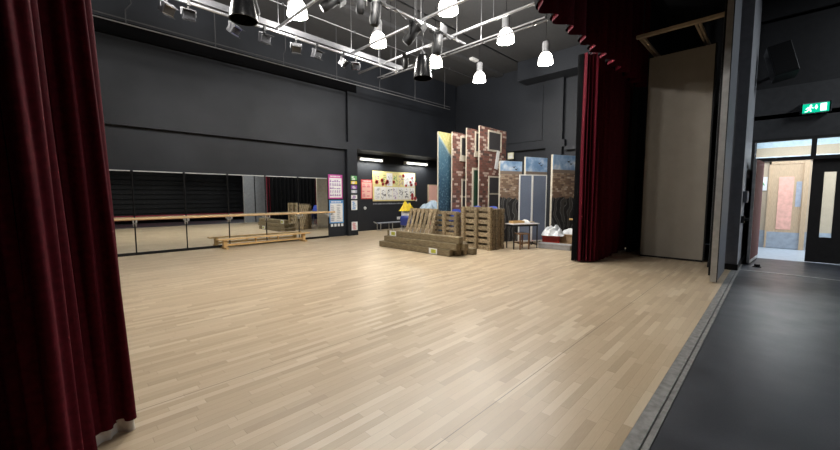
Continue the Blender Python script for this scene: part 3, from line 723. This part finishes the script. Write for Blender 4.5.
MB.build(sheet(pa[130:], .06, 4.2, 26, -.036, off=-.06), 'lining', 'lining', t, smooth=True)
MB.build(sheet(pa[34:96], .0, .085, 2, -.036, off=-.008), 'hem', 'hem', t, smooth=True)
# right half
rr = random.Random(5); P = [(8.42, 3.26), (8.36, 3.20)]
base = spline([(8.38, 3.14), (8.50, 2.97), (8.90, 2.88), (9.6, 2.93), (11.5, 2.99)], 40)
n = 28
for i in range(n+1):
    k = min(len(base)-2, int((i/n)**1.15*(len(base)-1))); d = (base[k+1]-base[k]).normalized()
    q = base[k]+Vector((-d.y, d.x))*((.085 if i % 2 else -.085)*rr.uniform(.8, 1.15)); P.append((q.x, max(2.765, q.y)))
pa = spline(P, 6)
t = thing('stage_curtain', 'dark red velvet stage curtain gathered at the right, beside the beige panel', 'curtain', group='red velvet stage curtains')
MB.build(sheet(pa, .03, 4.6, 26, .0), 'drape', 'velvet', t, smooth=True)
pb = spline([(8.33, 3.17), (8.345, 3.30)] + [(8.45+.12*i, 3.28+(.07 if i % 2 else -.07)-.008*i) for i in range(24)], 5)
MB.build(sheet(pb, .02, 4.6, 20, .0), 'lining', 'lining', t, smooth=True)
# pelmet
rr = random.Random(8); P = []
x = XL; i = 0
while x < 10.8:
    P.append((x, 2.60+(.10 if i % 2 else -.10))); x += rr.uniform(.21, .30); i += 1
pa = spline(P, 5)
t = thing('pelmet_curtain', 'dark red velvet pelmet hanging in pleats above the stage opening', 'curtain')
vs = sheet(pa, 4.24, 6.8, 10, 0.)
MB.build(vs, 'drape', 'velvet', t, smooth=True)
MB.build(sheet(pa, 4.30, 6.8, 8, 0., off=.04), 'lining', 'lining', t, smooth=True)

# ------------------------------------------------------------------ wing panel, ceiling frame, partition
t = thing('wing_panel', 'tall beige board panel standing right of the red curtain', 'panel', (10.3, 1.13, 0))
MB().mm(0, .05, 0, 1.24, .04, 4.80).build('board', 'beige', t); MB().mm(-.006, .05, -.03, 0, .03, 4.81).mm(-.006, .05, 1.24, 1.26, .03, 4.81).mm(-.006, .05, 0, 1.24, .0, .04).build('edge_strip', 'blackmetal', t)
MB().mm(.05, .12, 0.05, .11, 0, 4.75).mm(.05, .12, 1.13, 1.19, 0, 4.75).build('rear_post', 'pine', t)
t = thing('ceiling_frame', 'pale timber frame hanging above the beige panel', 'frame', (9.33, 0, 5.0))
MB().mm(-.05, .05, .68, 2.42, -.03, .03).build('front_rail', 'pine', t)
for y in (2.36, 1.36): MB().mm(.05, 1.9, y-.012, y+.03, -.03, .03).mm(.05, 1.9, y-.07, y-.03, -.03, .03).build('side_rail', 'pine', t)
for y in (2.3, 1.3, .75): MB().tube((.03, y, .03), (.03, y, 1.85), .012, 6).build('hanger', 'black', t)
struct(MB().mm(9.2, 12.0, .95, 2.3, 6.4, 6.85).build('ceiling.003', 'black_paint'))
t = thing('folding_partition', 'grey folding partition leaf with pale metal edge at the stage side', 'partition', (7.93, .665, 0))
MB().mm(.03, 1.35, 0, .085, .02, 6.2).build('leaf', 'midgrey', t); MB().mm(0, .03, .0, .085, .02, 6.2).build('edge_strip', 'alu', t); MB().mm(.0, .03, -.012, .0, .02, 6.2).build('seal', 'black', t)
t = thing('folding_partition', 'second grey partition leaf stacked just behind the pale-edged one', 'partition', (8.55, .76, 0))
MB().mm(.03, 1.0, 0, .08, .02, 6.2).build('leaf', 'midgrey', t); MB().mm(0, .03, 0, .08, .02, 6.2).build('edge_strip', 'blackmetal', t)
# fittings on the hall side wall
t = thing('door_holder', 'black door catch on the pale wall left of the open door', 'door catch', (9.95, .5, 1.02))
MB().mm(-.1, .1, -.05, 0, -.07, .07).build('body', 'black', t); MB().tube((0, -.05, 0), (.0, -.12, 0), .03, 10).build('catch', 'black', t)
t = thing('control_box', 'grey control box on the pale wall above the black catch', 'control box', (10.15, .5, 1.48))
MB().mm(-.22, .22, -.07, 0, -.12, .12).build('case', plain('grey_case', (.17, .18, .20), .4), t, bevel=.01); MB().mm(-.16, .16, -.075, -.07, -.08, .08).build('cover', 'greyp', t)
t = thing('door_stop', 'black floor door stop at the foot of the open door', 'door stop', (10.45, .22, -.004))
MB().tube((0, 0, 0), (0, 0, .06), .05, 12).build('buffer', 'black', t); MB().mm(-.07, .07, -.07, .07, 0, .012).build('base', 'black', t)

# exit sign
t = thing('exit_sign', 'lit green running man exit sign above the exit doors', 'exit sign', (12.0, -.50, 3.44))
MB().mm(-.07, 0, -.23, .23, -.115, .115).build('housing', 'greyp', t)
fc = MB().mm(-.078, -.07, -.20, .20, -.095, .095).build('face', 'signgreen', t)
for s in (-1, 1): MB().mm(-.085, 0, s*.215-.012, s*.215+.012, -.12, .12).build('end_cap', 'chrome', t)
g = MB()                              # pictogram in (u, v): u runs left to right as seen from the hall
g.tube((-.075, 0, .055), (-.075, .003, .055), .018, 10)
for poly in ([(-.105, .03), (-.065, .035), (-.075, -.02), (-.11, -.01)], [(-.11, -.01), (-.085, -.02), (-.13, -.075), (-.165, -.075), (-.16, -.062), (-.135, -.06)],
             [(-.1, -.01), (-.075, -.02), (-.06, -.075), (-.08, -.075)], [(-.105, .03), (-.13, .015), (-.155, -.015), (-.145, -.022), (-.12, .002)], [(-.068, .032), (-.03, .0), (-.037, -.01), (-.075, .015)],
             [(-.02, .02), (.035, .02), (.008, -.04)], [(-.003, .06), (.019, .06), (.019, .02), (-.003, .02)]): g.prism(poly, 0, .003)
g.prism([(.07, -.075), (.16, -.075), (.16, .08), (.07, .08)], 0, .003)
g.xf(Matrix.Translation((-.0815, 0, 0)) @ Matrix.Rotation(R(-90), 4, 'Z'))
g.build('pictogram', 'signwhite', t)
# hall loudspeaker
t = thing('wall_speaker', 'black loudspeaker tilted on the hall wall above the exit sign', 'loudspeaker', (11.5, .10, 4.45), (R(-12), R(12), R(8)))
MB().mm(-.2, .2, -.2, .2, -.36, .36).build('cabinet', 'black', t, bevel=.015)
MB().mm(-.212, -.2, -.18, .18, -.34, .34).build('grille', 'blackmetal', t)
MB().mm(.2, .62, -.03, .03, -.03, .03).build('bracket', 'black', t)

# ------------------------------------------------------------------ rig
t = thing('lighting_pipe', 'long steel lighting pipe parallel to the mirror wall carrying floodlights', 'pipe', (0, 7.82, 5.0))
MB().tube((-3.9, 0, 0), (7.05, 0, 0), .03, 12).build('tube', 'steel', t, smooth=True)
for x in (1.0, 3.63, 5.50, 6.38): MB().tube((x, 0, .03), (x, 0, 1.85), .007, 8).build('hanger', 'steel', t)
t = thing('wiring_bar', 'grey cable trunking bar just above the long floodlight pipe', 'trunking', (0, 7.92, 5.16))
MB().mm(-3.9, 7.3, -.03, .03, -.06, .06).build('body', 'galv', t)
for x in (1.5, 4.3, 6.9): MB().tube((x, 0, .06), (x, 0, 1.69), .010, 8).build('hanger', 'black', t)
def cross(label, x, y0, y1, z=5.07):
    t = thing('cross_pipe', label, 'pipe', (x, 0, z), group='steel cross pipes of the rig')
    MB().tube((0, y0, 0), (0, y1, 0), .03, 12).build('tube', 'steel', t, smooth=True)
    for y in (y0+.9, y1-2.4): MB().tube((0, y, .03), (0, y, ZC-.35 - z if y < 4.6 else ZC-z), .007, 8).build('hanger', 'steel', t)
cross('short steel cross pipe nearest the left above the floodlights', 3.6, 3.4, 7.95)
cross('steel cross pipe in the middle of the rig, crossing by the brightest lamps', 5.5, 3.4, 7.95)
cross('steel cross pipe at right of rig running toward the red pelmet', 6.5, 3.4, 8.9)
t = thing('wiring_bar', 'double rail ladder bar with short rungs right of the cross pipes', 'ladder bar', (6.72, 0, 4.86))
MB().tube((0, 3.3, 0), (0, 8.3, 0), .018, 8).tube((.14, 3.3, 0), (.14, 8.3, 0), .018, 8).build('rail', 'steel', t)
for k in range(7): MB().tube((0, 3.6+k*.75, 0), (.14, 3.6+k*.75, 0), .012, 6).build('rung', 'steel', t)
for y in (4.8, 7.6): MB().tube((.07, y, 0), (.07, y, 1.99), .01, 6).build('hanger', 'steel', t); MB().tube((0, y, 0), (.14, y, 0), .014, 6).build('clamp', 'steel', t)
t = thing('lighting_pipe', 'nearer steel lighting pipe carrying black spotlights and cables', 'pipe', (0, 5.33, 5.0))
MB().tube((-3.9, 0, 0), (6.9, 0, 0), .03, 12).build('tube', 'steel', t, smooth=True)
for x in (3.2, 5.45, 6.6): MB().tube((x, 0, .03), (x, 0, 1.85), .007, 8).build('hanger', 'steel', t)
pp = [(2.5+.16*k, .035*math.sin(k*1.7), -.03+.035*math.sin(k*2.3)) for k in range(27)]
MB().path(pp, .013, 6).build('cable', 'black', t)
t = thing('conduit', 'thin steel conduit running along the stage ceiling', 'conduit', (0, 10.1, ZC-.045))
MB().tube((-3.9, 0, 0), (13.9, 0, 0), .016, 8).build('tube', 'steel', t)
for k in range(6): MB().mm(.0+k*2.4, .05+k*2.4, -.03, .03, -.02, .043).build('clip', 'steel', t)
t = thing('curtain_track', 'twin thin curtain rails hung from the ceiling along the mirror wall', 'curtain rail', (0, 10.2, 5.19))
MB().tube((-3.9, 0, 0), (12.2, 0, 0), .014, 8).build('lower_rail', 'steel', t); MB().tube((-3.9, 0, .1), (12.2, 0, .1), .014, 8).build('upper_rail', 'galv', t)
for k in range(8):
    x = -.4+k*1.75; MB().path([(x, 0, 0), (x, 0, .3), (x+.12, .1, .5), (x+.12, .1, 1.66)] if k % 2 else [(x, 0, 0), (x, 0, 1.66)], .012, 6).build('hanger', 'galv', t)

def lantern(label, loc, aim=(-40, 0), s=1., fl=False):
    g = 'floodlights on the long pipe' if fl else 'black stage spotlights on the rig'
    t = thing('flood_light' if fl else 'stage_spotlight', label, 'floodlight' if fl else 'spotlight', loc, (0, 0, R(aim[1])), g)
    MB().tube((0, 0, 0), (0, 0, -.10), .018, 8).box((0, 0, .0), (.05, .09, .09)).build('clamp', 'blackmetal', t)
    y = MB(); w = .17*s
    y.mm(-w, w, -.015, .015, -.115, -.10).mm(-w-.006, -w, -.018, .018, -.32*s, -.10).mm(w, w+.006, -.018, .018, -.32*s, -.10)
    y.build('yoke', 'galv' if fl else 'blackmetal', t)
    mt = Matrix.Translation((0, 0, -.30*s)) @ Matrix.Rotation(R(aim[0]), 4, 'X')
    if fl:
        MB().mm(-.15*s, .15*s, -.07, .06, -.09, .09).xf(mt).build('housing', 'floodcase', t, bevel=.01)
        MB().mm(-.125*s, .125*s, -.078, -.07, -.065, .065).xf(mt).build('reflector_glass', 'darkglass', t)
        MB().mm(-.14*s, .14*s, -.085, -.07, .065, .08).mm(-.14*s, .14*s, -.085, -.07, -.08, -.065).xf(mt).build('rim', 'chrome', t)
        b = MB().mm(-.16*s, .16*s, -.16, -.07, .085, .09).mm(-.16*s, .16*s, -.15, -.07, -.09, -.085).xf(mt); b.build('barn_door', 'blackmetal', t)
    else:
        mr = mt @ Matrix.Rotation(R(90), 4, 'X')
        MB().lathe([(.0, -.24*s), (.09*s, -.24*s), (.12*s, -.18*s), (.125*s, .05*s), (.115*s, .08*s), (.115*s, .2*s), (.13*s, .2*s), (.13*s, .23*s), (.105*s, .23*s), (.1*s, .19*s)], seg=18).xf(mr).build('body', 'blackmetal', t, smooth=True)
        MB().lathe([(.0, .2*s), (.06*s, .197*s), (.104*s, .19*s)], seg=18).xf(mr).build('lens', 'darkglass', t, smooth=True)
        MB().mm(-.15*s, .15*s, -.15*s, -.135*s, .22*s, .40*s).mm(-.15*s, .15*s, .135*s, .15*s, .22*s, .36*s).xf(mr).build('barn_door', 'blackmetal', t)
    return t
for i, (x, a) in enumerate(((1.62, 25), (1.95, -5), (2.72, 30), (3.32, 10), (4.02, -20), (4.52, 15), (5.24, 35), (5.62, -25))):
    lantern('small silver floodlight clamped on the long pipe, ' + ['leftmost of eight', 'second from left', 'third, under the unlit bell', 'fourth from left', 'fifth from left', 'sixth from left', 'seventh from left', 'rightmost, at the pipe crossing'][i], (x, 7.82, 4.985), (20 if i % 2 else 38, a), .68, True)
lantern('black spotlight hanging lowest, right of the second lit lamp', (5.30, 5.45, 5.0), (-50, 30), .85)
lantern('black twin-bodied spotlight above the lit lamp at centre of the rig', (4.28, 5.33, 5.0), (-82, 20), .8)
lantern('black spotlight at the left of the nearer pipe, pointing down', (3.95, 5.33, 4.99), (-65, -30), .62)
lantern('black spotlight near the top edge beside the leftmost bright lamp', (3.6, 5.75, 5.05), (-35, 60), .7)
lantern('large black spotlight directly above the lit lamp on the right cross pipe', (5.95, 5.33, 5.0), (-85, 10), .9)
lantern('black spotlight on the right cross pipe beside the unlit bell lamp', (6.5, 6.9, 5.05), (-50, -40), .6)

def bell(label, loc, z1, s=1.):
    t = thing('bell_lamp', label, 'lamp', loc, group='unlit black bell lamps')
    MB().lathe([(.04, .40*s), (.11*s, .39*s), (.145*s, .33*s), (.165*s, .22*s), (.19*s, .08*s), (.215*s, -.05*s), (.225*s, -.12*s), (.21*s, -.12*s), (.2*s, -.04*s), (.17*s, .1*s), (.14*s, .3*s), (.03, .37*s)], seg=24).build('shade', plain('glossy_black_enamel', (.004, .004, .0045), .22, spec=.4), t, smooth=True)
    MB().lathe([(0, -.02), (.05*s, -.01), (.055*s, .06), (.03*s, .14), (0.01, .16)], seg=14).build('bulb', 'darkglass', t, smooth=True)
    MB().lathe([(.0, .47*s), (.05*s, .47*s), (.06*s, .36*s), (.0, .385*s)], seg=14).build('lamp_holder', 'galv', t)
    MB().tube((0, 0, .47*s), (0, 0, z1-loc[2]), .012, 8).build('cord', 'black', t)
    MB().path([(.24*s, 0, -.05*s), (.27*s, 0, .1), (.2*s, 0, .36*s), (0, 0, .44*s)], .01, 6).build('bracket', 'galv', t)
bell('large unlit black bell lamp at the upper left, below the trunking', (2.42, 6.5, 4.54), ZC, 1.0)
bell('unlit black bell lamp near the centre, right of the pipe crossing', (5.86, 5.67, 4.18), ZC, .95)

def make_pendant():
    t = thing('pendant_light', '', 'pendant light', group='lit glass pendant lights')
    MB().tube((0, 0, .43), (0, 0, ZC-5.38), .008, 6).build('flex', 'black', t)
    MB().lathe([(0, .44), (.08, .44), (.095, .40), (.095, .16), (.11, .13), (.0, .13)], seg=18).build('gear_housing', plain('pale_gear_housing', (.34, .34, .35), .5), t, smooth=True)
    MB().lathe([(.11, .13), (.15, .08), (.185, 0), (.2, -.1), (.205, -.16), (.198, -.16), (.18, 0), (.10, .12)], seg=28).build('glass_shade', 'glow', t, smooth=True)
    MB().lathe([(0, -.12), (.05, -.10), (.065, -.04), (.05, .04), (.03, .12), (0, .12)], seg=14).build('bulb', 'bulb', t, smooth=True)
    for s in (-1, 1): MB().path([(s*.20, 0, -.1), (s*.21, 0, .02), (s*.12, 0, .2)], .006, 6).build('clip', 'steel', t)
    l = bpy.data.lights.new('pendant_lamp', 'POINT'); l.energy = 190; l.color = (1., .975, .93); l.shadow_soft_size = .13
    o = bpy.data.objects.new('pendant_lamp', l); col.objects.link(o); o.parent = t; o.location = (0, 0, -.30)
    return t
P0 = make_pendant(); P0.location = (3.80, 7.30, 5.38)
P0['label'] = 'lit glass pendant at upper left, leftmost of the bright lamps'
for x, y, lab in ((5.90, 7.25, 'lit glass pendant above the leftmost of the poster pilaster, second from left'), (7.95, 7.20, 'lit glass pendant in the rig centre, directly under a large black spotlight'), (10.02, 7.13, 'lit glass pendant lowest in view, above the brick scenery'),
                  (5.88, 4.98, 'lit glass pendant cut by the top edge of the photo'), (7.95, 4.9, 'lit glass pendant left of the red pelmet edge'), (10.0, 4.87, 'lit glass pendant farthest right, below the pelmet teeth'),
                  (1.75, 7.3, 'lit glass pendant out of frame above the left of the room'), (3.82, 4.95, 'lit glass pendant out of frame above the middle of the floor'), (1.75, 4.95, 'lit glass pendant out of frame above the near floor')):
    c2 = copy_tree(P0); c2.location = (x, y, 5.38); c2['label'] = lab
bpy.data.objects['pendant_light.001']['label'] = 'lit glass pendant second from left, left of the rig centre'
t = thing('emergency_light', 'small white box light on the ceiling above the brick scenery', 'emergency light', (11.9, 8.74, ZC))
MB().mm(-.2, .2, -.09, .09, -.07, 0).build('body', 'white', t, bevel=.01); MB().mm(-.17, .17, -.07, .07, -.085, -.07).build('diffuser', 'paper', t)

# ------------------------------------------------------------------ light in the corridor and hall
def area(name, loc, rot, sx, sy, e, c):
    l = bpy.data.lights.new(name, 'AREA'); l.shape = 'RECTANGLE'; l.size = sx; l.size_y = sy; l.energy = e; l.color = c
    o = bpy.data.objects.new(name, l); col.objects.link(o); o.location = loc; o.rotation_euler = rot; return o
def fill(label, x, y, e):  # unseen ceiling fixture added to brighten the hall, partition and exit wall
    t = thing('hall_fill_light', label, 'ceiling light', (x, y, 6.2))
    MB().mm(-.6, .6, -.6, .6, -.06, 0).build('frame', 'white', t); MB().mm(-.55, .55, -.55, .55, -.07, -.06).build('diffuser', glow('lit_hall_fill_diffuser', (.9, .95, 1.), 1.2), t)
    a = area('hall_fill_lamp', (0, 0, -.1), (0, 0, 0), 1.1, 1.1, e, (.88, .94, 1.)); a.parent = t
fill('added unseen house light on the hall ceiling in front of the exit wall', 10.9, -4.2, 260)
area('corridor_lamp', (13.3, -.3, 3.23), (0, 0, 0), 0.6, 1.2, 55, (.85, .93, 1.))
area('corridor_daylight', (13.4, -3.6, 2.0), (R(80), 0, 0), 1.8, 2.2, 150, (.74, .86, 1.))

w = bpy.data.worlds.new('World'); scn.world = w; w.use_nodes = True
w.node_tree.nodes['Background'].inputs[0].default_value = (.6, .7, .8, 1); w.node_tree.nodes['Background'].inputs[1].default_value = .02

# ------------------------------------------------------------------ camera
cam = bpy.data.cameras.new('Camera'); co = bpy.data.objects.new('Camera', cam); col.objects.link(co); scn.camera = co
cam.sensor_fit = 'HORIZONTAL'; cam.sensor_width = 36; cam.lens = 36*362/840; cam.clip_start = .05
f = Vector((.71085143, .6987943, -.07985467)); r = Vector((.70103304, -.71312879, 0)); u = r.cross(f)
co.matrix_world = Matrix.Translation((0, 0, 1.5)) @ Matrix((r.normalized(), u.normalized(), -f.normalized())).transposed().to_4x4()
vs_ = scn.view_settings
vs_.view_transform = 'Standard'; vs_.look = 'None'; vs_.exposure = .10; vs_.gamma = 1.; vs_.use_curve_mapping = False
